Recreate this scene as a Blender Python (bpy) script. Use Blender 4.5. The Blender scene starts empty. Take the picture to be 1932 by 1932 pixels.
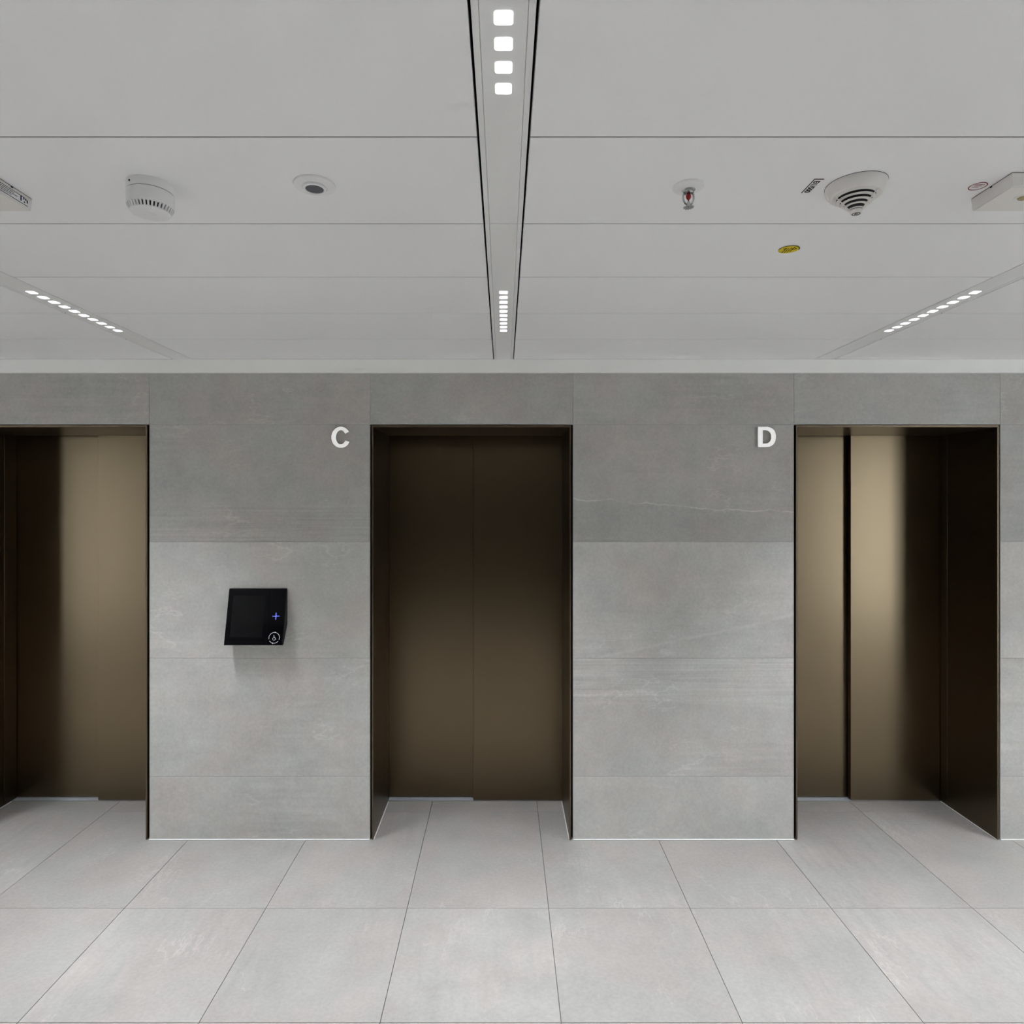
import bpy, bmesh, math, random
from mathutils import Vector, Matrix
random.seed(7)
S = bpy.context.scene
C = S.collection

# ------------------------------------------------------------------ camera, world, exposure
F_PX, D, EYE, PXM = 1214.0, 3.3, 1.733, 368.0      # focal (px), camera to wall, eye height, px per metre on the wall
VX, VY = 950.0, 947.0                               # vanishing point
cam_d = bpy.data.cameras.new('camera')
cam = bpy.data.objects.new('camera', cam_d); C.objects.link(cam)
cam.location = (0, -D, EYE); cam.rotation_euler = (math.radians(90), 0, 0)
cam_d.sensor_width = 36.0; cam_d.lens = 36.0 * F_PX / 1932.0
cam_d.shift_x = (966 - VX) / 1932.0; cam_d.shift_y = -(966 - VY) / 1932.0
cam_d.clip_start = 0.02
S.camera = cam
w = bpy.data.worlds.new('daylight'); S.world = w; w.use_nodes = True
w.node_tree.nodes['Background'].inputs[0].default_value = (0.86, 0.93, 1.0, 1)
w.node_tree.nodes['Background'].inputs[1].default_value = 13.0
S.view_settings.view_transform = 'Standard'; S.view_settings.look = 'None'
S.view_settings.exposure = -0.68; S.view_settings.gamma = 1.0
S.view_settings.use_curve_mapping = False
S.cycles.use_denoising = True
S.cycles.use_adaptive_sampling = True; S.cycles.adaptive_threshold = 0.04
S.cycles.use_light_tree = False
S.cycles.max_bounces = 5; S.cycles.diffuse_bounces = 5; S.cycles.glossy_bounces = 3
S.cycles.sample_clamp_indirect = 0.0
LED_W = 1.62          # watts per LED
LED_SPREAD = 77

ZC = 2.464           # ceiling underside
ROW = 0.402          # ceiling panel row pitch
STRIP = 1.646        # light strip spacing
YB = -12 * ROW       # back wall
XE = 6.0             # side walls

def wx(px): return (px - VX) / PXM
def wz(py): return EYE + (VY - py) / PXM
def on_ceiling(px, py, h=ZC - EYE):
    d = F_PX * h / (VY - py)
    return (px - VX) / F_PX * d, -D + d

# ------------------------------------------------------------------ materials
def mat(name, col, rough=0.5, metal=0.0, spec=0.5, emit=None, estr=0.0):
    m = bpy.data.materials.new(name); m.use_nodes = True
    b = m.node_tree.nodes['Principled BSDF']
    b.inputs['Base Color'].default_value = (*col, 1); b.inputs['Roughness'].default_value = rough
    b.inputs['Metallic'].default_value = metal; b.inputs['Specular IOR Level'].default_value = spec
    if emit:
        b.inputs['Emission Color'].default_value = (*emit, 1); b.inputs['Emission Strength'].default_value = estr
    return m

class NT:
    def __init__(s, m): s.t = m.node_tree; s.m = m
    def n(s, typ, **kw):
        nd = s.t.nodes.new(typ)
        for k, v in kw.items():
            if k.startswith('_'): setattr(nd, k[1:], v)
        return nd
    def link(s, a, b): s.t.links.new(a, b)
    def val(s, sock, x):
        if hasattr(x, 'is_output'): s.link(x, sock)
        else: sock.default_value = x
    def math(s, op, a, b=0.0, c=0.0, clamp=False):
        nd = s.t.nodes.new('ShaderNodeMath'); nd.operation = op; nd.use_clamp = clamp
        for i, x in enumerate((a, b, c)): s.val(nd.inputs[i], x)
        return nd.outputs[0]
    def vmath(s, op, a, b):
        nd = s.t.nodes.new('ShaderNodeVectorMath'); nd.operation = op
        s.val(nd.inputs[0], a); s.val(nd.inputs[1], b)
        return nd.outputs[0]
    def noise(s, vec, scale, detail=3.0, rough=0.55, dist=0.0):
        nd = s.t.nodes.new('ShaderNodeTexNoise')
        s.link(vec, nd.inputs['Vector']); nd.inputs['Scale'].default_value = scale
        nd.inputs['Detail'].default_value = detail; nd.inputs['Roughness'].default_value = rough
        nd.inputs['Distortion'].default_value = dist
        return nd.outputs['Fac']
    def remap(s, v, a, b, c=0.0, d=1.0, smooth=True):
        nd = s.t.nodes.new('ShaderNodeMapRange'); nd.interpolation_type = 'SMOOTHSTEP' if smooth else 'LINEAR'
        s.val(nd.inputs[0], v)
        for i, x in enumerate((a, b, c, d)): nd.inputs[i + 1].default_value = x
        return nd.outputs[0]

def stone(name, base, streak_axis, streak=0.11, cloud=0.36, vein=0.16, feature=None, band=None, rough=0.5):
    """grey veined porcelain stone; every tile shows its own cut of the slab"""
    m = mat(name, base, rough, spec=0.35); g = NT(m); bsdf = m.node_tree.nodes['Principled BSDF']
    co = g.n('ShaderNodeTexCoord').outputs['Object']
    rnd = g.n('ShaderNodeObjectInfo').outputs['Random']
    comb = g.n('ShaderNodeCombineXYZ')
    g.link(g.math('MULTIPLY', rnd, 91.0), comb.inputs[0]); g.link(g.math('MULTIPLY', rnd, 57.0), comb.inputs[1]); g.link(g.math('MULTIPLY', rnd, 133.0), comb.inputs[2])
    p = g.vmath('ADD', co, comb.outputs[0])
    sep = g.n('ShaderNodeSeparateXYZ'); g.link(co, sep.inputs[0])
    n1 = g.noise(p, 2.0, 4.0, 0.62, 0.0)
    n2 = g.noise(p, 7.0, 5.0, 0.68, 0.0)
    fine = g.noise(p, 70.0, 2.0, 0.7)
    mp = g.n('ShaderNodeMapping'); g.link(p, mp.inputs[0])
    mp.inputs['Scale'].default_value = (1.0, 1.0, 14.0) if streak_axis == 'X' else (11.0, 1.2, 1.0)
    mp.inputs['Rotation'].default_value = (0, 0.05, 0) if streak_axis == 'X' else (0, 0, 0.12)
    st = g.noise(mp.outputs[0], 2.4, 5.0, 0.6, 0.0)
    mask = g.remap(g.noise(p, 1.3, 1.0, 0.5), 0.44, 0.62)
    # thin pale veins where a warped noise crosses its middle
    mv = g.n('ShaderNodeMapping'); g.link(p, mv.inputs[0])
    mv.inputs['Scale'].default_value = (0.8, 1.0, 2.2) if streak_axis == 'X' else (2.4, 0.8, 1.0)
    mv.inputs['Rotation'].default_value = (0, 0.25, 0) if streak_axis == 'X' else (0, 0, -0.3)
    vn = g.noise(mv.outputs[0], 1.7, 6.0, 0.62, 0.0)
    vl = g.remap(g.math('ABSOLUTE', g.math('SUBTRACT', vn, 0.53)), 0.0, 0.012, 1.0, 0.0)
    vmask = g.remap(g.noise(p, 2.6, 1.0, 0.6), 0.50, 0.66)
    vl = g.math('MULTIPLY', vl, vmask)
    v = g.math('ADD', g.math('MULTIPLY', g.math('SUBTRACT', n1, 0.5), cloud), g.math('MULTIPLY', g.math('SUBTRACT', n2, 0.5), cloud * 1.0))
    v = g.math('ADD', v, g.math('MULTIPLY', g.math('SUBTRACT', fine, 0.5), 0.30))
    v = g.math('ADD', v, g.math('MULTIPLY', g.math('MULTIPLY', g.math('SUBTRACT', st, 0.5), mask), streak * 3.0))
    v = g.math('ADD', v, g.math('MULTIPLY', vl, vein))
    v = g.math('ADD', v, g.math('MULTIPLY', g.math('SUBTRACT', rnd, 0.5), 0.07))
    if feature:                                   # one slab's own marked vein or band, in its local x / z
        z0, slope, amp, freq, width, gain, step = feature
        cx = g.n('ShaderNodeCombineXYZ'); g.link(sep.outputs[0], cx.inputs[0])
        wob = g.math('MULTIPLY', g.math('SUBTRACT', g.noise(cx.outputs[0], freq, 4.0, 0.55), 0.5), amp)
        line = g.math('ADD', g.math('ADD', z0, g.math('MULTIPLY', sep.outputs[0], slope)), wob)
        dz = g.math('SUBTRACT', sep.outputs[2], line)
        core = g.remap(g.math('ABSOLUTE', dz), 0.0, width, 1.0, 0.0)
        brk = g.remap(g.noise(p, 9.0, 3.0, 0.6), 0.36, 0.58, 0.25, 1.0)
        v = g.math('ADD', v, g.math('MULTIPLY', g.math('MULTIPLY', core, brk), gain))
        v = g.math('ADD', v, g.remap(dz, -0.02, 0.02, step, 0.0))
    if band:                                      # fine wavy layering across part of one slab
        b0, b1, gain = band
        mb = g.n('ShaderNodeMapping'); g.link(p, mb.inputs[0]); mb.inputs['Scale'].default_value = (1.1, 1.0, 46.0); mb.inputs['Rotation'].default_value = (0, -0.03, 0)
        wl = g.noise(mb.outputs[0], 1.6, 4.0, 0.6)
        inside = g.math('MULTIPLY', g.remap(sep.outputs[2], b0 - 0.04, b0 + 0.04), g.remap(sep.outputs[2], b1 - 0.04, b1 + 0.04, 1.0, 0.0))
        v = g.math('ADD', v, g.math('MULTIPLY', g.math('MULTIPLY', g.math('SUBTRACT', wl, 0.5), inside), gain))
    v = g.math('ADD', v, 1.0)
    hue = g.remap(g.noise(p, 3.4, 2.0, 0.6), 0.38, 0.62)
    mix = g.n('ShaderNodeMix', _data_type='RGBA')
    g.link(hue, mix.inputs[0])
    mix.inputs[6].default_value = (base[0] * 0.985, base[1] * 1.0, base[2] * 0.985, 1)
    mix.inputs[7].default_value = (base[0] * 1.02, base[1] * 0.985, base[2] * 0.965, 1)
    sc = g.n('ShaderNodeVectorMath', _operation='SCALE')
    g.link(mix.outputs[2], sc.inputs[0]); g.link(v, sc.inputs['Scale'])
    g.link(sc.outputs[0], bsdf.inputs['Base Color'])
    g.link(g.remap(n2, 0.3, 0.7, rough - 0.06, rough + 0.08), bsdf.inputs['Roughness'])
    return m

def painted(name, col, rough, amount=0.02):
    m = mat(name, col, rough, spec=0.4); g = NT(m); b = m.node_tree.nodes['Principled BSDF']
    co = g.n('ShaderNodeTexCoord').outputs['Object']
    v = g.math('ADD', g.math('MULTIPLY', g.math('SUBTRACT', g.noise(co, 3.0, 3.0), 0.5), amount), 1.0)
    sc = g.n('ShaderNodeVectorMath', _operation='SCALE'); sc.inputs[0].default_value = col
    g.link(v, sc.inputs['Scale']); g.link(sc.outputs[0], b.inputs['Base Color'])
    return m

def bronze_mat(name, col, rough):
    m = mat(name, col, rough, metal=1.0); g = NT(m); b = m.node_tree.nodes['Principled BSDF']
    co = g.n('ShaderNodeTexCoord').outputs['Object']
    mp = g.n('ShaderNodeMapping'); g.link(co, mp.inputs[0]); mp.inputs['Scale'].default_value = (260, 260, 1.5)
    gr = g.noise(mp.outputs[0], 1.0, 2.0, 0.5)
    cl = g.noise(co, 1.6, 3.0, 0.55)
    g.link(g.math('ADD', g.remap(gr, 0.3, 0.7, rough - 0.006, rough + 0.006), g.math('MULTIPLY', g.math('SUBTRACT', cl, 0.5), 0.03)), b.inputs['Roughness'])
    v = g.math('ADD', g.math('MULTIPLY', g.math('SUBTRACT', gr, 0.5), 0.02), 1.0)
    sc = g.n('ShaderNodeVectorMath', _operation='SCALE'); sc.inputs[0].default_value = col
    g.link(v, sc.inputs['Scale']); g.link(sc.outputs[0], b.inputs['Base Color'])
    return m

STONE_W = (0.558, 0.551, 0.528)
STONE_D = (0.450, 0.444, 0.424)     # the darker slabs of the upper rows
M = dict(
    wall=stone('wall_stone', STONE_W, 'X'),
    wall_dark=stone('wall_stone_dark', STONE_D, 'X'),
    wall_layer=stone('wall_stone_layered', STONE_D, 'X', band=(-0.40, -0.11, 0.50)),
    wall_vein=stone('wall_stone_veined', STONE_D, 'X', feature=(-0.118, -0.075, 0.12, 3.2, 0.006, 0.34, -0.07)),
    wall_band=stone('wall_stone_banded', STONE_W, 'X', streak=0.12, feature=(-0.20, 0.22, 0.12, 1.6, 0.014, 0.13, -0.02)),
    wall_lines=stone('wall_stone_lined', STONE_W, 'X', streak=0.16, feature=(0.08, -0.06, 0.06, 2.0, 0.010, 0.06, -0.05), band=(0.08, 0.40, 0.55)),
    floor=stone('floor_stone', (0.402, 0.385, 0.362), 'Y', streak=0.11, cloud=0.30, vein=0.15, rough=0.46),
    grout_wall=painted('wall_grout', (0.42, 0.415, 0.40), 0.9),
    grout_floor=painted('floor_grout', (0.20, 0.165, 0.14), 0.9),
    ceiling=painted('ceiling_white_metal', (0.92, 0.92, 0.925), 0.42, 0.015),
    rail=painted('light_rail_white', (0.84, 0.84, 0.83), 0.38, 0.015),
    trim=painted('trim_white', (0.93, 0.93, 0.895), 0.5),
    plenum=mat('plenum_black', (0.004, 0.004, 0.004), 0.9, spec=0.0),
    bronze=bronze_mat('door_bronze', (0.175, 0.135, 0.085), 0.29),
    frame=bronze_mat('frame_bronze', (0.152, 0.120, 0.080), 0.34),
    alu=mat('sill_aluminium', (0.66, 0.69, 0.72), 0.38, metal=0.35),
    black=mat('device_black', (0.005, 0.005, 0.006), 0.35, spec=0.25),
    glass=mat('device_black_glass', (0.004, 0.004, 0.005), 0.06, spec=0.16),
    screen=mat('device_screen', (0.0075, 0.0075, 0.008), 0.12, spec=0.22),
    blue=mat('backlit_blue', (0.1, 0.12, 0.5), 0.5, emit=(0.16, 0.20, 1.0), estr=1.5),
    mark=mat('printed_white', (0.75, 0.75, 0.78), 0.5),
    letter_side=painted('letter_side', (0.55, 0.55, 0.53), 0.5),
    letter=mat('letter_glow_white', (0.86, 0.86, 0.84), 0.45, emit=(1.0, 1.0, 0.97), estr=0.62),  # faint glow added to the letter faces to brighten them
    plastic=painted('white_plastic', (0.84, 0.84, 0.84), 0.35, 0.01),
    plastic_w=painted('warm_white_plastic', (0.80, 0.78, 0.75), 0.4, 0.01),
    lens_grey=mat('grey_lens', (0.10, 0.10, 0.115), 0.25),
    dark=mat('dark_opening', (0.012, 0.010, 0.011), 0.7),
    chrome=mat('chrome', (0.50, 0.52, 0.52), 0.18, metal=1.0),
    red=mat('red_glass', (0.30, 0.008, 0.006), 0.12),
    ink=mat('black_ink', (0.006, 0.006, 0.006), 0.6, spec=0.2),
    ink_blue=mat('blue_ink', (0.02, 0.025, 0.10), 0.6, spec=0.2),
    ink_red=mat('red_ink', (0.24, 0.015, 0.02), 0.6, spec=0.2),
    paper=mat('sticker_white', (0.82, 0.82, 0.83), 0.5),
    yellow=mat('sticker_yellow', (0.72, 0.57, 0.008), 0.5),
    amber=mat('amber_led', (0.42, 0.36, 0.20), 0.2),
    led=mat('led_lens', (0.9, 0.9, 0.9), 0.2, emit=(0.95, 0.97, 1.0), estr=2.6),
    joint_shade=mat('joint_shade_strip', (0.09, 0.09, 0.09), 0.8, spec=0.1),  # dark grey standing in for shade inside the open ceiling joints
    seal=mat('sealant_white', (0.85, 0.85, 0.83), 0.6),
    unseen_dark=mat('unseen_panel_dark', (0.030, 0.024, 0.018), 0.45),
)
M['led'].cycles.emission_sampling = 'NONE'; M['blue'].cycles.emission_sampling = 'NONE'
M['plain'] = painted('end_wall_stone', STONE_W, 0.6, 0.10)
# window pane: clear with a faint reflection
m = mat('window_glass', (1, 1, 1), 0.0); g = NT(m)
tr = g.n('ShaderNodeBsdfTransparent'); gl = g.n('ShaderNodeBsdfGlossy'); gl.inputs['Roughness'].default_value = 0.02
mx = g.n('ShaderNodeMixShader'); mx.inputs[0].default_value = 0.06
g.link(tr.outputs[0], mx.inputs[1]); g.link(gl.outputs[0], mx.inputs[2]); g.link(mx.outputs[0], m.node_tree.nodes['Material Output'].inputs[0])
M['pane'] = m

# ------------------------------------------------------------------ builders
def tag(o, label=None, cat=None, group=None, kind=None):
    for k, v in (('label', label), ('category', cat), ('group', group), ('kind', kind)):
        if v: o[k] = v
    return o

WORLD = {}
def wloc(o): return WORLD.get(o.name, Vector((0, 0, 0)))
def obj(name, mesh, material, parent=None, loc=(0, 0, 0), rot=None):
    """loc is always the world place; parents carry no rotation"""
    o = bpy.data.objects.new(name, mesh); C.objects.link(o)
    if material and mesh is not None and not len(mesh.materials): mesh.materials.append(M[material])
    WORLD[o.name] = Vector(loc)
    if parent: o.parent = parent; o.location = Vector(loc) - wloc(parent)
    else: o.location = loc
    if rot: o.rotation_euler = rot
    return o
def empty(name, loc):
    o = bpy.data.objects.new(name, None); C.objects.link(o); o.location = loc; o.empty_display_size = 0.05
    WORLD[o.name] = Vector(loc)
    return o
def to_mesh(bm, name, smooth=False):
    bmesh.ops.recalc_face_normals(bm, faces=bm.faces)
    me = bpy.data.meshes.new(name); bm.to_mesh(me); bm.free()
    if smooth:
        for p in me.polygons: p.use_smooth = True
        try: me.set_sharp_from_angle(angle=math.radians(35))
        except Exception: pass
    return me
def add_box(bm, x0, x1, y0, y1, z0, z1):
    v = [bm.verts.new((x, y, z)) for z in (z0, z1) for y in (y0, y1) for x in (x0, x1)]
    for f in ((0, 2, 3, 1), (4, 5, 7, 6), (0, 1, 5, 4), (2, 6, 7, 3), (0, 4, 6, 2), (1, 3, 7, 5)): bm.faces.new([v[i] for i in f])
BOXES = {}
def box_mesh(name, sx, sy, sz, bev=0.0, material=None):
    key = (round(sx, 4), round(sy, 4), round(sz, 4), bev, material)
    if key not in BOXES:
        bm = bmesh.new(); add_box(bm, -sx / 2, sx / 2, -sy / 2, sy / 2, -sz / 2, sz / 2)
        if bev: bmesh.ops.bevel(bm, geom=bm.edges[:], offset=bev, segments=1, affect='EDGES')
        me = to_mesh(bm, name)
        if material: me.materials.append(M[material])
        BOXES[key] = me
    return BOXES[key]
def box(name, x0, x1, y0, y1, z0, z1, material, parent=None, bev=0.0):
    me = box_mesh(name, x1 - x0, y1 - y0, z1 - z0, bev, material)
    return obj(name, me, None, parent, ((x0 + x1) / 2, (y0 + y1) / 2, (z0 + z1) / 2))
def lathe(name, prof, seg=48):
    """prof: (radius, z) from the top down; closed at the ends"""
    bm = bmesh.new(); rings = []
    for r, z in prof:
        if r <= 1e-6: rings.append([bm.verts.new((0, 0, z))])
        else: rings.append([bm.verts.new((r * math.cos(2 * math.pi * i / seg), r * math.sin(2 * math.pi * i / seg), z)) for i in range(seg)])
    for a, b in zip(rings, rings[1:]):
        for i in range(seg):
            j = (i + 1) % seg
            if len(a) == 1 and len(b) == 1: continue
            if len(a) == 1: bm.faces.new((a[0], b[i], b[j]))
            elif len(b) == 1: bm.faces.new((a[i], b[0], a[j]))
            else: bm.faces.new((a[i], b[i], b[j], a[j]))
    for r in (rings[0], rings[-1]):
        if len(r) > 1: bm.faces.new(r)
    return to_mesh(bm, name, True)
def prism(name, pts, t, holes=()):
    """polygon in local x,y extruded by t along +z; holes are cut out"""
    bm = bmesh.new(); loops = []
    es = []
    for loop in (pts, *holes):
        vs = [bm.verts.new((x, y, 0)) for x, y in loop]
        es += [bm.edges.new((vs[i], vs[(i + 1) % len(vs)])) for i in range(len(vs))]
    bmesh.ops.triangle_fill(bm, use_beauty=True, edges=es, normal=(0, 0, 1))
    r = bmesh.ops.extrude_face_region(bm, geom=bm.faces[:])
    bmesh.ops.translate(bm, verts=[e for e in r['geom'] if isinstance(e, bmesh.types.BMVert)], vec=(0, 0, t))
    return to_mesh(bm, name)
def ribbon_pts(bm, pts, wdt, t, closed=False):
    n = len(pts); L = []
    for i, p in enumerate(pts):
        a = pts[(i - 1) % n] if (closed or i) else p
        b = pts[(i + 1) % n] if (closed or i < n - 1) else p
        d = Vector((b[0] - a[0], b[1] - a[1])).normalized(); nn = Vector((-d.y, d.x)) * wdt / 2
        L.append([bm.verts.new((p[0] + s * nn.x, p[1] + s * nn.y, z)) for z in (0, t) for s in (-1, 1)])
    for i in range(n if closed else n - 1):
        a, b = L[i], L[(i + 1) % n]
        for q in ((0, 1), (1, 3), (3, 2), (2, 0)): bm.faces.new((a[q[0]], a[q[1]], b[q[1]], b[q[0]]))
    if not closed:
        for e in (L[0], L[-1]): bm.faces.new((e[0], e[1], e[3], e[2]))
def ribbon(name, pts, wdt, t, closed=False):
    bm = bmesh.new(); ribbon_pts(bm, pts, wdt, t, closed); return to_mesh(bm, name)
def tube(bm, pts, r, seg=8):
    rings = []
    for i, p in enumerate(pts):
        a = Vector(pts[max(i - 1, 0)]); b = Vector(pts[min(i + 1, len(pts) - 1)])
        d = (b - a).normalized(); up = Vector((0, 1, 0)) if abs(d.y) < 0.9 else Vector((1, 0, 0))
        u = d.cross(up).normalized(); v = d.cross(u)
        rings.append([bm.verts.new(Vector(p) + r * (math.cos(2 * math.pi * k / seg) * u + math.sin(2 * math.pi * k / seg) * v)) for k in range(seg)])
    for a, b in zip(rings, rings[1:]):
        for k in range(seg): bm.faces.new((a[k], a[(k + 1) % seg], b[(k + 1) % seg], b[k]))
    bm.faces.new(rings[0]); bm.faces.new(rings[-1])
def text_mesh(txt, size, t=0.0002, bold=0.0):
    cu = bpy.data.curves.new('writing', 'FONT'); cu.body = txt; cu.size = size; cu.extrude = t; cu.align_x = 'CENTER'; cu.align_y = 'CENTER'; cu.offset = bold
    tmp = bpy.data.objects.new('tmp_writing', cu); C.objects.link(tmp)
    dg = bpy.context.evaluated_depsgraph_get()
    me = bpy.data.meshes.new_from_object(tmp.evaluated_get(dg)); bpy.data.objects.remove(tmp)
    return me
def circ(r, n=40, cx=0, cy=0, a0=0, a1=360, end=False):
    k = n if not end else n - 1
    return [(cx + r * math.cos(math.radians(a0 + (a1 - a0) * i / k)), cy + r * math.sin(math.radians(a0 + (a1 - a0) * i / k))) for i in range(n)]

# ------------------------------------------------------------------ openings
OPEN = [(wx(-104), wx(281.5)), (wx(698), wx(1081)), (wx(1498), wx(1887.5))]
ZO = wz(801); ZT = wz(704)

# ------------------------------------------------------------------ floor
fl = box('floor', -XE, XE, YB, 0.62, -0.08, -0.010, 'grout_floor')
tag(fl, 'large pale grey stone floor tiles with thin dark joints', 'floor', kind='structure')
ys = [0.43, 0.299, -0.555] + [-0.555 - 0.603 * k for k in range(1, 8)]
ys[-1] = YB
G = 0.0011
xs = sorted({-XE, XE, *[0.192 + 0.603 * k for k in range(-10, 10)]})
xs = [x for x in xs if -XE <= x <= XE]
for y1, y0 in zip(ys, ys[1:]):
    for x0, x1 in zip(xs, xs[1:]):
        if y1 - y0 < 0.05: continue
        if y1 == 0.43 and not any(x1 > a and x0 < b for a, b in OPEN): continue
        box('floor_tile', x0 + G, x1 - G, y0 + G, y1 - G, -0.010, 0.0, 'floor', fl, 0.0007)

# ------------------------------------------------------------------ front wall with its stone tiles
bm = bmesh.new()
edges = [-XE] + [e for o in OPEN for e in o] + [XE]
for a, b in zip(edges[::2], edges[1::2]): add_box(bm, a, b, 0.0018, 0.60, 0, ZC + 0.1)
for a, b in OPEN: add_box(bm, a, b, 0.0018, 0.60, ZO, ZC + 0.1)
add_box(bm, -XE, XE, 0.60, 0.66, -0.05, ZC + 0.1)
wf = obj('wall_front', to_mesh(bm, 'wall_front'), 'grout_wall')
tag(wf, 'grey veined stone tiled wall around the elevator doors', 'wall', kind='structure')
rows = [ZC - 0.001, ZO, wz(1022), wz(1242), wz(1465), 0.004]
cols = [(-XE, OPEN[0][0])] + [(OPEN[0][1], OPEN[1][0]), (OPEN[1][1], OPEN[2][0]), (OPEN[2][1], OPEN[2][1] + 1.135)]
G = 0.0009
def wall_tile(a, b, z0, z1, material='wall'):
    box('wall_tile', a + G, b - G, 0.0, 0.008, z0 + G, z1 - G, material, wf, 0.0006)
for a, b in OPEN: wall_tile(a, b, rows[1], rows[0], 'wall_dark')
for ci, (a, b) in enumerate(cols):
    cuts = [a, b] if ci else [a, a + 1.0, a + 2.0, b]
    for c0, c1 in zip(cuts, cuts[1:]):
        for r, (z1, z0) in enumerate(zip(rows, rows[1:])):
            mm = 'wall_dark' if r < 2 else 'wall'
            if ci == 1 and r == 1: mm = 'wall_layer'
            if ci == 2 and r == 1: mm = 'wall_vein'
            if ci == 2 and r == 2: mm = 'wall_band'
            if ci == 2 and r == 3: mm = 'wall_lines'
            wall_tile(c0, c1, z0, z1, mm)
x = cols[-1][1]
while x < XE - 0.05:
    x1 = min(x + 1.135, XE)
    for z1, z0 in zip(rows, rows[1:]): wall_tile(x, x1, z0, z1)
    x = x1
# white sealant bead along the foot of the wall
bb = empty('baseboard_front', (0, -0.003, 0.003)); tag(bb, 'thin white sealant bead along the foot of the tiled wall', 'sealant', kind='structure')
for a, b in zip(edges[::2], edges[1::2]): box('sealant_bead', a, b, -0.0065, 0.001, 0.0001, 0.0055, 'seal', bb, 0.002)
# ceiling edge trim
bm = bmesh.new()
add_box(bm, -XE, XE, -0.006, 0.0, ZT + 0.012, ZC - 0.0005); add_box(bm, -XE, XE, -0.011, 0.0, ZT, ZT + 0.0125)
t1 = obj('trim_1', to_mesh(bm, 'trim_1'), 'trim'); tag(t1, 'off-white edge trim where ceiling meets tiled wall', 'trim', kind='structure')

# ------------------------------------------------------------------ other walls (behind the camera and at the ends)
WZ0, WZ1 = 0.05, 2.38
WINS = [(-5.85, -5.35, 1), (4.74, 5.94, 2)]  # unseen windows, placed to brighten what the outer doors reflect
bm = bmesh.new()
cuts = [-XE, WINS[0][0], WINS[0][1], WINS[1][0], WINS[1][1], XE]
for a, b in zip(cuts[::2], cuts[1::2]): add_box(bm, a, b, YB - 0.15, YB, 0, ZC + 0.1)
for a, b, n in WINS:
    add_box(bm, a, b, YB - 0.15, YB, 0, WZ0); add_box(bm, a, b, YB - 0.15, YB, WZ1, ZC + 0.1)
wb = obj('wall_back', to_mesh(bm, 'wall_back'), 'plain'); tag(wb, 'grey stone wall opposite the elevators', 'wall', kind='structure')
box('unseen_dark_panel', -3.0, -0.01, YB, YB + 0.02, 0.0, ZC - 0.002, 'unseen_dark', wb)  # unseen dark panels, added so the middle door reflects darkness
box('unseen_dark_panel', 0.01, 3.0, YB, YB + 0.02, 0.0, ZC - 0.002, 'unseen_dark', wb)
for nm, s in (('left', -1), ('right', 1)):
    q = box('wall_' + nm, min(s * XE, s * (XE + 0.15)), max(s * XE, s * (XE + 0.15)), YB - 0.15, 0.66, -0.08, ZC + 0.1, 'plain')
    tag(q, 'grey stone wall closing the %s end of the lobby' % nm, 'wall', kind='structure')
for wi, (a, b, n) in enumerate(WINS):
    wn = empty('window_%d' % (wi + 1), ((a + b) / 2, YB, WZ0)); tag(wn, ('narrow', 'wide')[wi] + ' unseen glazed window opposite the elevators, added for the door reflections', 'window', kind='structure')
    for k in range(n + 1):
        x = a + (b - a) * k / n
        box('window_frame', max(x - 0.025, a), min(x + 0.025, b), YB - 0.10, YB - 0.04, WZ0, WZ1, 'frame', wn)
    for k in range(n):
        box('pane', a + (b - a) * k / n + 0.025, a + (b - a) * (k + 1) / n - 0.025, YB - 0.075, YB - 0.069, WZ0, WZ1, 'pane', wn)

# ------------------------------------------------------------------ ceiling: panels and plenum
ce = box('ceiling', -XE, XE, YB - 0.15, 0.66, ZC + 0.10, ZC + 0.16, 'plenum')
tag(ce, 'white metal panel ceiling with narrow joints', 'ceiling', kind='structure')
HS, GP = 0.0485, 0.0050          # half width of a light strip, gap beside it
strips = [STRIP * k for k in range(-3, 4)]
bays = [(-XE, strips[0] - HS - GP)] + [(a + HS + GP, b - HS - GP) for a, b in zip(strips, strips[1:])] + [(strips[-1] + HS + GP, XE)]
for a, b in bays:
    for k in range(12):
        y1 = -k * ROW - (0.0019 if k else 0.0065); y0 = -(k + 1) * ROW + 0.0019
        box('ceiling_panel', a, b, y0, y1, ZC, ZC + 0.022, 'ceiling', ce, 0.0008)

for a, b in bays:
    for k in range(1, 12): box('joint_shade_strip', a, b, -k * ROW - 0.0030, -k * ROW + 0.0030, ZC + 0.0011, ZC + 0.004, 'joint_shade', ce)  # dark strips added in the open joints as painted shade

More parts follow.
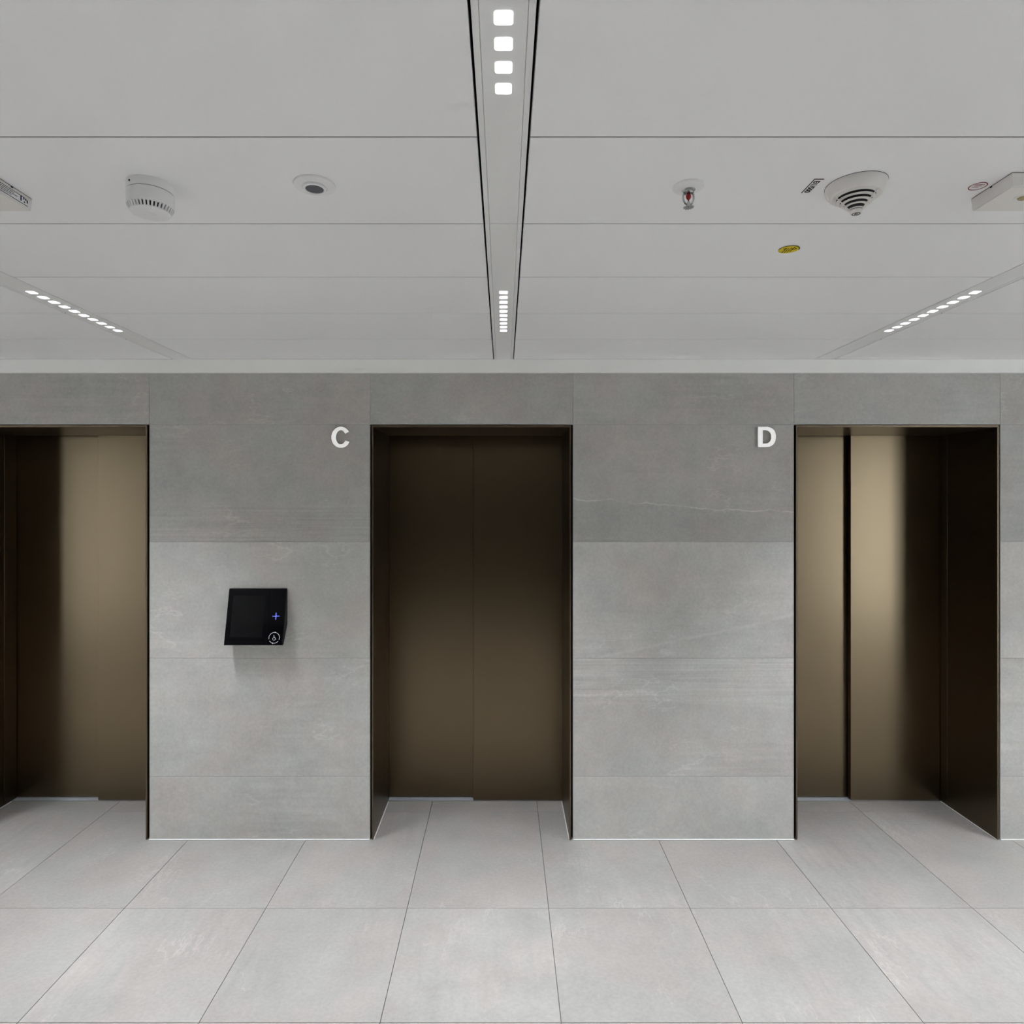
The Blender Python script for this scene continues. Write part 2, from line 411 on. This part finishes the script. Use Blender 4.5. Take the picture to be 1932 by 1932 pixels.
# ------------------------------------------------------------------ recessed strip lights
SEG = 4 * ROW
def rounded_rect(sx, sy, r, n=5):
    pts = []
    for cx, cy, a in ((sx / 2 - r, sy / 2 - r, 0), (-sx / 2 + r, sy / 2 - r, 90), (-sx / 2 + r, -sy / 2 + r, 180), (sx / 2 - r, -sy / 2 + r, 270)):
        for i in range(n): t = math.radians(a + 90 * i / (n - 1)); pts.append((cx + r * math.cos(t), cy + r * math.sin(t)))
    return pts
def lens_mesh():
    bm = bmesh.new()
    o = [bm.verts.new((x, y, 0.003)) for x, y in rounded_rect(0.029, 0.029, 0.005)]
    o2 = [bm.verts.new((x, y, -0.0007)) for x, y in rounded_rect(0.029, 0.029, 0.005)]
    i_ = [bm.verts.new((x, y, -0.0002)) for x, y in rounded_rect(0.020, 0.020, 0.004)]
    n = len(o)
    for a, b in ((o, o2), (o2, i_)):
        for k in range(n): bm.faces.new((a[k], a[(k + 1) % n], b[(k + 1) % n], b[k]))
    bm.faces.new(i_); bm.faces.new(o)
    me = to_mesh(bm, 'led_lens'); me.materials.append(M['led']); return me
LENS = lens_mesh()
def led_light(name, parent, x, y, z, sx, sy, power):
    ld = bpy.data.lights.new(name, 'AREA'); ld.shape = 'RECTANGLE'; ld.size = sx; ld.size_y = sy
    ld.energy = power; ld.spread = math.radians(LED_SPREAD); ld.color = (0.940, 0.985, 1.055)
    lo = bpy.data.objects.new(name, ld); C.objects.link(lo); lo.parent = parent
    lo.location = Vector((x, y, z)) - wloc(parent)
def strip_light(x, yc, label, group, single):
    t = empty('linear_ceiling_light', (x, yc, ZC)); tag(t, label, 'ceiling light', group)
    L = SEG / 2 - 0.0012
    box('mounting_plate', x - 0.0366, x + 0.0366, yc - L, yc + L, ZC + 0.0004, ZC + 0.012, 'rail', t, 0.0006)
    for s in (-1, 1):
        xa, xb = sorted((x + s * 0.0372, x + s * HS))
        box('side_rail', xa, xb, yc - L, yc + L, ZC, ZC + 0.022, 'rail', t, 0.0008)
    for k in range(10):
        y = yc + (k - 4.5) * 0.0556
        obj('led_lens', LENS, None, t, (x, y, ZC))
        if single: led_light('led', t, x, y, ZC - 0.0020, 0.005, 0.005, LED_W)
    if not single: led_light('led', t, x, yc, ZC - 0.0020, 0.024, 0.524, LED_W * 10)
    return t
NAMES = {(0, 0): 'white linear strip light above middle elevator, its ten LEDs beside the wall',
         (0, 1): 'white linear strip light overhead with four large square LEDs in view',
         (-1, 0): 'slanting white strip light with ten LEDs above the terminal pier',
         (1, 0): 'slanting white strip light with ten LEDs above letter D'}
for i, x in enumerate(strips):
    for k in range(3):
        lab = NAMES.get((i - 3, k), 'white linear strip light continuing the rows beyond the picture')
        strip_light(x, -(k + 0.5) * SEG, lab, 'recessed strip lights', (i - 3, k) in NAMES)

# ------------------------------------------------------------------ elevator doors
DOOR_LABEL = ['bronze elevator door cut by the picture edge, beside the black terminal',
              'closed bronze elevator door in the middle, beside letter C',
              'bronze elevator door with bright sheen, beside letter D']
SPLIT = [wx(0) * 0 + (px - VX) / F_PX * (D + 0.426) for px in (185, 893, 1605)]
for n, ((a, b), sp) in enumerate(zip(OPEN, SPLIT)):
    t = empty('door_%d' % (n + 1), ((a + b) / 2, 0.2, 0.0)); tag(t, DOOR_LABEL[n], 'elevator door', 'elevator doors', 'structure')
    ia, ib, zi = a + 0.0175, b - 0.0175, ZO - 0.014       # inner faces of the portal
    ga, gb = a + 0.0095, b - 0.0095                        # shadow gap to the tiles
    for x0, x1 in ((ga, ia), (ib, gb)):
        box('jamb', x0, x1, -0.003, 0.366, 0.003, ZO - 0.003, 'frame', t, 0.0008)
        box('inner_jamb', x0 - (0.02 if x0 == ga else 0), x1 + (0.02 if x1 == gb else 0), 0.3695, 0.463 if x0 == ga else 0.423, 0.003, ZO - 0.002, 'frame', t, 0.0006)
    box('header', ia, ib, -0.003, 0.366, zi, ZO - 0.003, 'frame', t, 0.0008)
    box('inner_header', ia, ib, 0.3695, 0.423, zi, ZO + 0.02, 'frame', t, 0.0006)
    bm = bmesh.new()                                       # dark gap filler behind the frame edges
    add_box(bm, a, ga + 0.001, 0.03, 0.30, 0.0, ZO); add_box(bm, gb - 0.001, b, 0.03, 0.30, 0.0, ZO)
    obj('shadow_gap', to_mesh(bm, 'shadow_gap'), 'plenum', t)
    box('door_panel', sp, b + 0.03, 0.426, 0.458, 0.006, ZO + 0.04, 'bronze', t, 0.0012)
    box('door_panel', a - 0.03, sp + 0.06, 0.466, 0.498, 0.008, ZO + 0.04, 'bronze', t, 0.0012)
    bm = bmesh.new()
    for y0, y1, z in ((0.430, 0.436, 0.004), (0.440, 0.444, 0.004), (0.448, 0.476, 0.004), (0.480, 0.520, 0.004)): add_box(bm, ia - 0.01, ib + 0.01, y0, y1, -0.006, z)
    add_box(bm, ia - 0.01, ib + 0.01, 0.430, 0.520, -0.006, 0.001)
    obj('sill', to_mesh(bm, 'sill'), 'alu', t)
    for x0, x1 in ((ia, ia + 0.005), (ib - 0.005, ib)): box('sealant_bead', x0, x1, 0.0, 0.42, 0.0001, 0.004, 'seal', t, 0.001)
    # pieces of shaft wall that close the opening beyond the panels
    bm = bmesh.new(); add_box(bm, a, b, 0.55, 0.5995, 0.0, ZO); obj('shaft_lining', to_mesh(bm, 'shaft_lining'), 'plenum', t)

# ------------------------------------------------------------------ letters C and D
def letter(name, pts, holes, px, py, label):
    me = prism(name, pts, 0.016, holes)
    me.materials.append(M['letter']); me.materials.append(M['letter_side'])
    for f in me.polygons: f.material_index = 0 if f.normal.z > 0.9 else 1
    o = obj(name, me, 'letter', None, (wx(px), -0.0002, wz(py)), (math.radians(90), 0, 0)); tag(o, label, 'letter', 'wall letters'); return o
u = 1 / (24.15 * PXM)
co = [(430 * u * math.cos(math.radians(t)), 475 * u * math.sin(math.radians(t))) for t in [34 + (334 - 34) * i / 47 for i in range(48)]]
ci = [(225 * u * math.cos(math.radians(t)), 322 * u * math.sin(math.radians(t))) for t in [29 + (332 - 29) * i / 47 for i in range(48)]]
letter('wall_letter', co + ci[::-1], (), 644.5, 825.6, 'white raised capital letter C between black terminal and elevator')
def bowl(x0, rx, ry, n=32, e=2.25):
    pts = []
    for i in range(n):
        t = math.radians(-90 + 180 * i / (n - 1)); c, s = math.cos(t), math.sin(t)
        pts.append((x0 + rx * abs(c) ** (2 / e), math.copysign(abs(s) ** (2 / e), s) * ry))
    return pts
W0 = 840
do = [((440 - W0) * u, 457 * u), ((440 - W0) * u, -457 * u)] + [(x * u, y * u) for x, y in bowl(790 - W0, 450, 457)]
di = [((645 - W0) * u, 306 * u), ((645 - W0) * u, -306 * u)] + [(x * u, y * u) for x, y in bowl(730 - W0, 305, 306)]
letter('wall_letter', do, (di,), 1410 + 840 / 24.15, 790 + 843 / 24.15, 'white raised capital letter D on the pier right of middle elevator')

# ------------------------------------------------------------------ touch terminal on the wall
X0, X1 = -1.401, -1.1075
A, B = Vector((0, -0.012, wz(1110))), Vector((0, -0.077, 1.014))
t = empty('call_terminal', ((X0 + X1) / 2, 0, 1.10)); tag(t, 'black wedge shaped touchscreen terminal on stone pier under letter C', 'touch terminal')
bm = bmesh.new()
prof = [(-0.0003, A.z), (-0.011, A.z), (B.y + 0.0015, B.z + 0.001), (-0.062, B.z - 0.001), (-0.0003, 1.108)]
L = [bm.verts.new((X0, y, z)) for y, z in prof]; R = [bm.verts.new((X1, y, z)) for y, z in prof]
bm.faces.new(L); bm.faces.new(R)
for i in range(5): bm.faces.new((L[i], L[(i + 1) % 5], R[(i + 1) % 5], R[i]))
bmesh.ops.bevel(bm, geom=bm.edges[:], offset=0.0015, segments=2, affect='EDGES')
obj('housing', to_mesh(bm, 'housing'), 'black', t)
ex = Vector((1, 0, 0)); ev = (B - A).normalized(); en = ev.cross(ex).normalized()
if en.y > 0: en = -en
LV = (B - A).length; TW = X1 - X0
ROT = Matrix((ex, -ev, ex.cross(-ev))).transposed().to_euler()     # local x right, y up the slope, z out of the face
def on_face(uu, vv, h): return A + Vector((X0, 0, 0)) + ex * (uu * TW) + ev * (vv * LV) + en * h
bm = bmesh.new(); add_box(bm, -TW / 2 + 0.0008, TW / 2 - 0.0008, -LV / 2 + 0.0008, LV / 2 - 0.0008, 0, 0.0025)
bmesh.ops.bevel(bm, geom=bm.edges[:], offset=0.0006, segments=1, affect='EDGES')
gp = obj('glass_panel', to_mesh(bm, 'glass_panel'), 'glass', t, on_face(0.5, 0.5, 0.0002), ROT)
def face_part(name, me, material, uu, vv, h):
    o = obj(name, me, material, t, on_face(uu, vv, h), ROT); return o
H = 0.0027
bm = bmesh.new(); add_box(bm, -0.275 * TW, 0.275 * TW, -0.37 * LV, 0.37 * LV, 0, 0.0003)
face_part('screen', to_mesh(bm, 'screen'), 'screen', 0.365, 0.49, H)['label'] = 'dark grey screen'
# thin groove between screen and key field
bm = bmesh.new(); add_box(bm, -0.0007, 0.0007, -LV / 2 + 0.004, LV / 2 - 0.004, 0, 0.0003)
face_part('divider_line', to_mesh(bm, 'divider_line'), 'screen', 0.715, 0.5, H)
star = []
for k in range(4):
    a = math.pi / 2 * k + math.pi / 2
    for r, da in ((0.0175, -0.085), (0.0180, 0.085), (0.0042, 0.62), (0.0030, 0.95)): star.append((r * math.cos(a + da), r * math.sin(a + da)))
face_part('direction_icon', prism('direction_icon', star, 0.0005), 'blue', 0.853, 0.49, H)['label'] = 'glowing blue four pointed cross'
ring = circ(0.0265, 40, 0, 0, -20, 195, True); ring2 = circ(0.0265, 22, 0, 0, 215, 322, True)
bm = bmesh.new(); ribbon_pts(bm, ring, 0.0022, 0.0005); ribbon_pts(bm, ring2, 0.0022, 0.0005)
key = face_part('access_key', to_mesh(bm, 'access_key'), 'mark', 0.852, 0.868, H); key['label'] = 'white ring around wheelchair symbol'
bm = bmesh.new()
for cx, cy in ((0.003, 0.0265), (-0.006, -0.0262)): ribbon_pts(bm, circ(0.0016, 10, cx, cy), 0.0032, 0.0006, True)
ribbon_pts(bm, circ(0.0010, 10, -0.0022, 0.0120), 0.0026, 0.0006, True)                      # head
ribbon_pts(bm, [(-0.002, 0.0085), (-0.0012, 0.0005), (0.0052, 0.0000), (0.0080, -0.0072), (0.0105, -0.0065)], 0.0022, 0.0006)   # back, seat, leg
ribbon_pts(bm, [(-0.0018, 0.0045), (0.0042, 0.0040)], 0.0017, 0.0006)                        # arm
ribbon_pts(bm, circ(0.0068, 22, -0.0004, -0.0052, 115, 385, True), 0.0019, 0.0006)           # wheel
wsym = obj('wheelchair_symbol', to_mesh(bm, 'wheelchair_symbol'), 'mark'); wsym.parent = key

# ------------------------------------------------------------------ things on the ceiling (local z goes down from the ceiling)
def ceil_at(px, d): return ((px - VX) / F_PX * d, -D + d)

# sounder: slotted white drum
x, y = ceil_at(284, 1.486)
t = empty('alarm_sounder', (x, y, ZC)); tag(t, 'white drum shaped alarm sounder with slotted rim on ceiling', 'alarm sounder')
obj('base', lathe('base', [(0, 0), (0.0497, 0), (0.0500, -0.002), (0.0500, -0.0190), (0.0494, -0.0196), (0, -0.0196)]), 'plastic', t, (x, y, ZC))
obj('body', lathe('body', [(0, -0.0207), (0.0494, -0.0207), (0.0500, -0.0213), (0.0500, -0.050), (0.0496, -0.0525), (0.040, -0.0525), (0, -0.0525)]), 'plastic', t, (x, y, ZC))
obj('seam', lathe('seam', [(0, -0.019), (0.0488, -0.019), (0.0488, -0.0212), (0, -0.0212)]), 'dark', t, (x, y, ZC))
obj('core', lathe('core', [(0, -0.051), (0.0440, -0.051), (0.0385, -0.0635), (0, -0.0635)]), 'dark', t, (x, y, ZC))
obj('face_plate', lathe('face_plate', [(0, -0.0625), (0.0425, -0.0625), (0.0422, -0.0650), (0.034, -0.0668), (0.012, -0.0672), (0.0105, -0.0690), (0, -0.0695)]), 'plastic', t, (x, y, ZC))
bm = bmesh.new()
v = []
for r, z in ((0.0496, -0.0515), (0.0425, -0.0640), (0.0395, -0.0640), (0.0450, -0.0515)):
    for s in (-1, 1): v.append(bm.verts.new((r, s * 0.0021, z)))
for q in ((0, 1, 3, 2), (2, 3, 5, 4), (4, 5, 7, 6), (6, 7, 1, 0), (0, 2, 4, 6), (1, 7, 5, 3)): bm.faces.new([v[i] for i in q])
RIB = to_mesh(bm, 'rib'); RIB.materials.append(M['plastic'])
for k in range(36): obj('rib', RIB, None, t, (x, y, ZC), (0, 0, 2 * math.pi * (k + 0.3) / 36))
obj('fixing_hole', lathe('fixing_hole', [(0, 0.0012), (0.0021, 0.0012), (0.0021, -0.0006), (0, -0.0006)], 16), 'ink', t,
    (x - 0.0155 - 0.0075, y - 0.0446, ZC - 0.010), (math.radians(90), 0, math.radians(-27)))

# round sensor, flat rosette with a grey lens
x, y = ceil_at(593.5, 1.483)
t = empty('presence_sensor', (x, y, ZC)); tag(t, 'flat round white ceiling sensor with grey lens in the middle', 'sensor')
obj('rosette', lathe('rosette', [(0, 0), (0.0475, 0), (0.0480, -0.0012), (0.0465, -0.0038), (0.034, -0.0062), (0.0290, -0.0064), (0.0282, -0.0050), (0, -0.0050)]), 'plastic', t, (x, y, ZC))
obj('lens_ring', lathe('lens_ring', [(0, -0.0045), (0.0265, -0.0045), (0.0262, -0.0095), (0.0235, -0.0112), (0.0212, -0.0112), (0.0205, -0.0095), (0, -0.0095)]), 'plastic', t, (x, y, ZC))
obj('lens', lathe('lens', [(0, -0.0092), (0.0204, -0.0092), (0.0200, -0.0102), (0.012, -0.0110), (0, -0.0113)]), 'lens_grey', t, (x, y, ZC))['label'] = 'grey lens'

# sprinkler
x, y = ceil_at(1299, 1.491)
t = empty('sprinkler_head', (x, y, ZC)); tag(t, 'chrome sprinkler head with red bulb and white ceiling rosette', 'sprinkler')
obj('rosette', lathe('rosette', [(0, 0), (0.0365, 0), (0.0370, -0.0010), (0.0350, -0.0040), (0.026, -0.0072), (0.0155, -0.0085), (0.0150, -0.0060), (0, -0.0060)]), 'plastic', t, (x, y, ZC))
obj('neck', lathe('neck', [(0, -0.004), (0.0085, -0.004), (0.0085, -0.0110), (0.0122, -0.0115), (0.0122, -0.0150), (0.0095, -0.0165), (0.0060, -0.0180), (0, -0.0180)], 24), 'chrome', t, (x, y, ZC))
for s in (-1, 1):
    bm = bmesh.new(); tube(bm, [(s * r, 0, z) for r, z in ((0.0088, -0.0155), (0.0118, -0.0190), (0.0124, -0.0260), (0.0112, -0.0330), (0.0080, -0.0390), (0.0035, -0.0425), (0.0, -0.0432))], 0.0023)
    obj('frame_arm', to_mesh(bm, 'frame_arm', True), 'chrome', t, (x, y, ZC))
obj('glass_bulb', lathe('glass_bulb', [(0, -0.0165), (0.0032, -0.0178), (0.0058, -0.0215), (0.0060, -0.0250), (0.0045, -0.0285), (0.0020, -0.0310), (0.0012, -0.0350), (0, -0.0365)], 20), 'red', t, (x, y, ZC))['label'] = 'red glass bulb'
obj('boss', lathe('boss', [(0, -0.0350), (0.0028, -0.0355), (0.0042, -0.0400), (0.0042, -0.0460), (0.0030, -0.0500), (0, -0.0505)], 20), 'chrome', t, (x, y, ZC))
teeth = []
for k in range(48):
    a = 2 * math.pi * k / 48; r = 0.0125 if (k // 2) % 2 else 0.0088; teeth.append((r * math.cos(a), r * math.sin(a)))
obj('deflector', prism('deflector', teeth, 0.0014), 'chrome', t, (x, y, ZC - 0.0490))

# smoke detector: cone with open rings
x, y = ceil_at(1615, 1.485)
t = empty('smoke_detector', (x, y, ZC)); tag(t, 'white cone shaped smoke detector with black slotted grille on ceiling', 'smoke detector')
obj('base', lathe('base', [(0, 0), (0.0640, 0), (0.0650, -0.0012), (0.0650, -0.0055), (0.0635, -0.0120), (0.0600, -0.0190), (0.0562, -0.0240), (0.0535, -0.0265), (0.0520, -0.0268), (0.0470, -0.0268), (0, -0.0268)], 64), 'plastic_w', t, (x, y, ZC))
obj('base_seam', lathe('base_seam', [(0, 0.001), (0.0655, 0.0), (0.0655, -0.0008), (0, -0.0008)], 64), 'lens_grey', t, (x, y, ZC))
obj('core', lathe('core', [(0, -0.0260), (0.0430, -0.0260), (0.0265, -0.0410), (0.0100, -0.0590), (0, -0.0610)], 48), 'dark', t, (x, y, ZC))
rings = [(0.0500 - 0.0082 * k, -0.0268 - 0.0071 * k) for k in range(6)]
for k, (r, z) in enumerate(rings[:-1]):
    th = 0.0015
    obj('grille_ring', lathe('grille_ring', [(r - 0.0030, z), (r - 0.0004, z), (r, z - 0.0005), (r - 0.0010, z - th), (r - 0.0030, z - th)], 64), 'plastic_w', t, (x, y, ZC))
obj('tip', lathe('tip', [(0, -0.0585), (0.0135, -0.0585), (0.0138, -0.0600), (0.0118, -0.0650), (0.0100, -0.0662), (0, -0.0664)], 40), 'plastic_w', t, (x, y, ZC))
bm = bmesh.new(); tube(bm, [(0.0505, 0, -0.0262), (0.0130, 0, -0.0610)], 0.0014, 6)
VR = to_mesh(bm, 'rib', True); VR.materials.append(M['plastic_w'])
for k in range(3): obj('rib', VR, None, t, (x, y, ZC), (0, 0, math.radians(-58 + 120 * k)))
em = obj('emblem', ribbon('emblem', [(a * 0.0082, b * 0.0082) for a, b in circ(1, 30)], 0.0016, 0.0006, True), 'ink', t, (x, y, ZC - 0.0670))
me = text_mesh('EI', 0.0105, 0.0003); me.materials.append(M['ink']); obj('emblem_writing', me, None, t, (x, y, ZC - 0.0668), (math.pi, 0, 0))

# label sticker beside the smoke detector
xa, xb, ya, yb_ = 0.7034, 0.7245, -D + 1.4548, -D + 1.522
t = empty('label_sticker', ((xa + xb) / 2, (ya + yb_) / 2, ZC)); tag(t, 'small white label with black writing beside cone smoke detector', 'sticker')
box('sticker_sheet', xa, xb + 0.004, ya, yb_, ZC - 0.0004, ZC - 0.0001, 'ceiling', t)
box('border_line', xa, xa + 0.0024, ya, yb_, ZC - 0.0007, ZC - 0.0004, 'ink', t)
box('border_line', xa + 0.0024, xb + 0.001, ya, ya + 0.0036, ZC - 0.0007, ZC - 0.0004, 'ink', t)
me = text_mesh('E/1/500', 0.0180, bold=0.0006); me.materials.append(M['ink'])
o = obj('writing', me, None, t, (xa + 0.0110, (ya + yb_) / 2 + 0.003, ZC - 0.0006)); o.rotation_euler = Matrix(((0, 1, 0), (1, 0, 0), (0, 0, -1))).to_euler()

# yellow round sticker
x, y = ceil_at(1488, 1.862)
t = empty('round_sticker', (x, y, ZC)); tag(t, 'round yellow sticker with black rim and strokes on ceiling', 'sticker')
obj('disc', lathe('disc', [(0, -0.0001), (0.0285, -0.0001), (0.0285, -0.0006), (0, -0.0006)], 48), 'yellow', t, (x, y, ZC))
bm = bmesh.new(); ribbon_pts(bm, circ(0.0285, 30, 0, 0, 180, 360, True), 0.0026, 0.0005)
obj('rim_line', to_mesh(bm, 'rim_line'), 'ink', t, (x, y, ZC - 0.0012))
bm = bmesh.new()
for k in range(4): ribbon_pts(bm, [(-0.004 + 0.0065 * k - 0.006, 0.024 - 0.003 * k), (0.000 + 0.0065 * k - 0.010, -0.020 + 0.006 * (3 - k))], 0.0019, 0.0005)
ribbon_pts(bm, circ(0.0055, 18, 0.013, -0.006), 0.0020, 0.0005, True); ribbon_pts(bm, [(-0.017, -0.004), (-0.008, -0.008)], 0.0040, 0.0005)
obj('strokes', to_mesh(bm, 'strokes'), 'ink', t, (x, y, ZC - 0.0012))

# red-rimmed round sticker
x, y = ceil_at(1845, 1.489)
t = empty('round_sticker', (x, y, ZC)); tag(t, 'small round white sticker with red rim beside emergency light', 'sticker')
obj('disc', lathe('disc', [(0, -0.0001), (0.0190, -0.0001), (0.0190, -0.0005), (0, -0.0005)], 40), 'paper', t, (x, y, ZC))
obj('rim_line', ribbon('rim_line', circ(0.0180, 40), 0.0022, 0.0004, True), 'ink_red', t, (x, y, ZC - 0.0009))
bm = bmesh.new()
for k, yy in enumerate((-0.008, -0.002, 0.004)): ribbon_pts(bm, [(-0.011, yy), (0.010 - 0.003 * k, yy)], 0.0018, 0.0003)
obj('printed_lines', to_mesh(bm, 'printed_lines'), 'ink_red', t, (x, y, ZC - 0.0009))

# emergency lights, one at each edge of the picture
def emergency(x0, x1, label, side):
    y0, y1 = -D + 1.4267, -D + 1.5525; h = 0.031; xm = (x0 + x1) / 2; ym = (y0 + y1) / 2
    t = empty('emergency_light', (xm, ym, ZC)); tag(t, label, 'emergency light', 'emergency lights')
    bm = bmesh.new()
    top = [bm.verts.new((sx * (x1 - x0) / 2, sy * (y1 - y0) / 2, -0.0016)) for sx, sy in ((-1, -1), (1, -1), (1, 1), (-1, 1))]
    bot = [bm.verts.new((sx * ((x1 - x0) / 2 - 0.002), sy * ((y1 - y0) / 2 - 0.002), -h)) for sx, sy in ((-1, -1), (1, -1), (1, 1), (-1, 1))]
    bm.faces.new(top); bm.faces.new(bot)
    for i in range(4): bm.faces.new((top[i], top[(i + 1) % 4], bot[(i + 1) % 4], bot[i]))
    bmesh.ops.bevel(bm, geom=[e for e in bm.edges if all(v.co.z < -0.02 for v in e.verts)], offset=0.0015, segments=2, affect='EDGES')
    obj('housing', to_mesh(bm, 'housing'), 'plastic_w', t, (xm, ym, ZC))
    box('base_shadow_line', x0 + 0.0004, x1 - 0.0004, y0 + 0.0004, y1 - 0.0004, ZC - 0.0017, ZC - 0.0001, 'ink', t)  # black sheet stands in for the shadow gap under the ceiling
    xs_ = x0 if side < 0 else x1
    box('latch_notch', xs_ - 0.0014, xs_ + 0.0014, ym - 0.004, ym + 0.001, ZC - 0.0042, ZC - 0.0012, 'ink', t)
    return t, y0, y1, h
t, y0, y1, h = emergency(1.128, 1.400, 'white emergency light box at right ceiling edge with small lens', -1)
lx, ly = (1924 - VX) / F_PX * 1.478, -D + 1.478
obj('lens_ring', lathe('lens_ring', [(0.0, 0), (0.0165, 0), (0.0160, -0.0012), (0.0105, -0.0014), (0.0100, 0.0), (0, 0.0)], 40), 'plastic_w', t, (lx + 0.006, ly, ZC - h))
obj('lens', lathe('lens', [(0, -0.0003), (0.0098, -0.0003), (0.0085, -0.0040), (0.0045, -0.0064), (0, -0.0070)], 32), 'amber', t, (lx + 0.006, ly, ZC - h))['label'] = 'small amber lens'
t, y0, y1, h = emergency(-1.410, -1.1375, 'white emergency light box at left ceiling edge with printed side label', 1)
xf = -1.1375 - 0.0006
st_ = box('rating_label', xf - 0.0007, xf + 0.0002, y0 + 0.012, y1 - 0.008, ZC - 0.0275, ZC - 0.0050, 'paper', t)
bm = bmesh.new()
rr = random.Random(3)
for zz, a, b_ in ((-0.0085, 0.014, 0.100), (-0.0125, 0.014, 0.070), (-0.0165, 0.014, 0.080), (-0.0205, 0.014, 0.062), (-0.0250, 0.014, 0.112)):
    q = a
    while q < b_:
        ln = rr.uniform(0.002, 0.008) if zz != -0.0250 else 0.04
        add_box(bm, xf + 0.0002, xf + 0.0006, y0 + q, y0 + min(q + ln, b_), ZC + zz - 0.0007, ZC + zz + 0.0007); q += ln + 0.0016
for q, z0_, z1_ in ((0.098, -0.014, -0.008), (0.104, -0.014, -0.009), (0.100, -0.021, -0.0175), (0.109, -0.018, -0.011)): add_box(bm, xf + 0.0002, xf + 0.0006, y0 + q, y0 + q + 0.0032, ZC + z0_, ZC + z1_)
obj('printed_lines', to_mesh(bm, 'printed_lines'), 'ink', t)
box('printed_block', xf + 0.0002, xf + 0.0006, y0 + 0.0885, y0 + 0.0925, ZC - 0.0205, ZC - 0.0085, 'ink_blue', t)
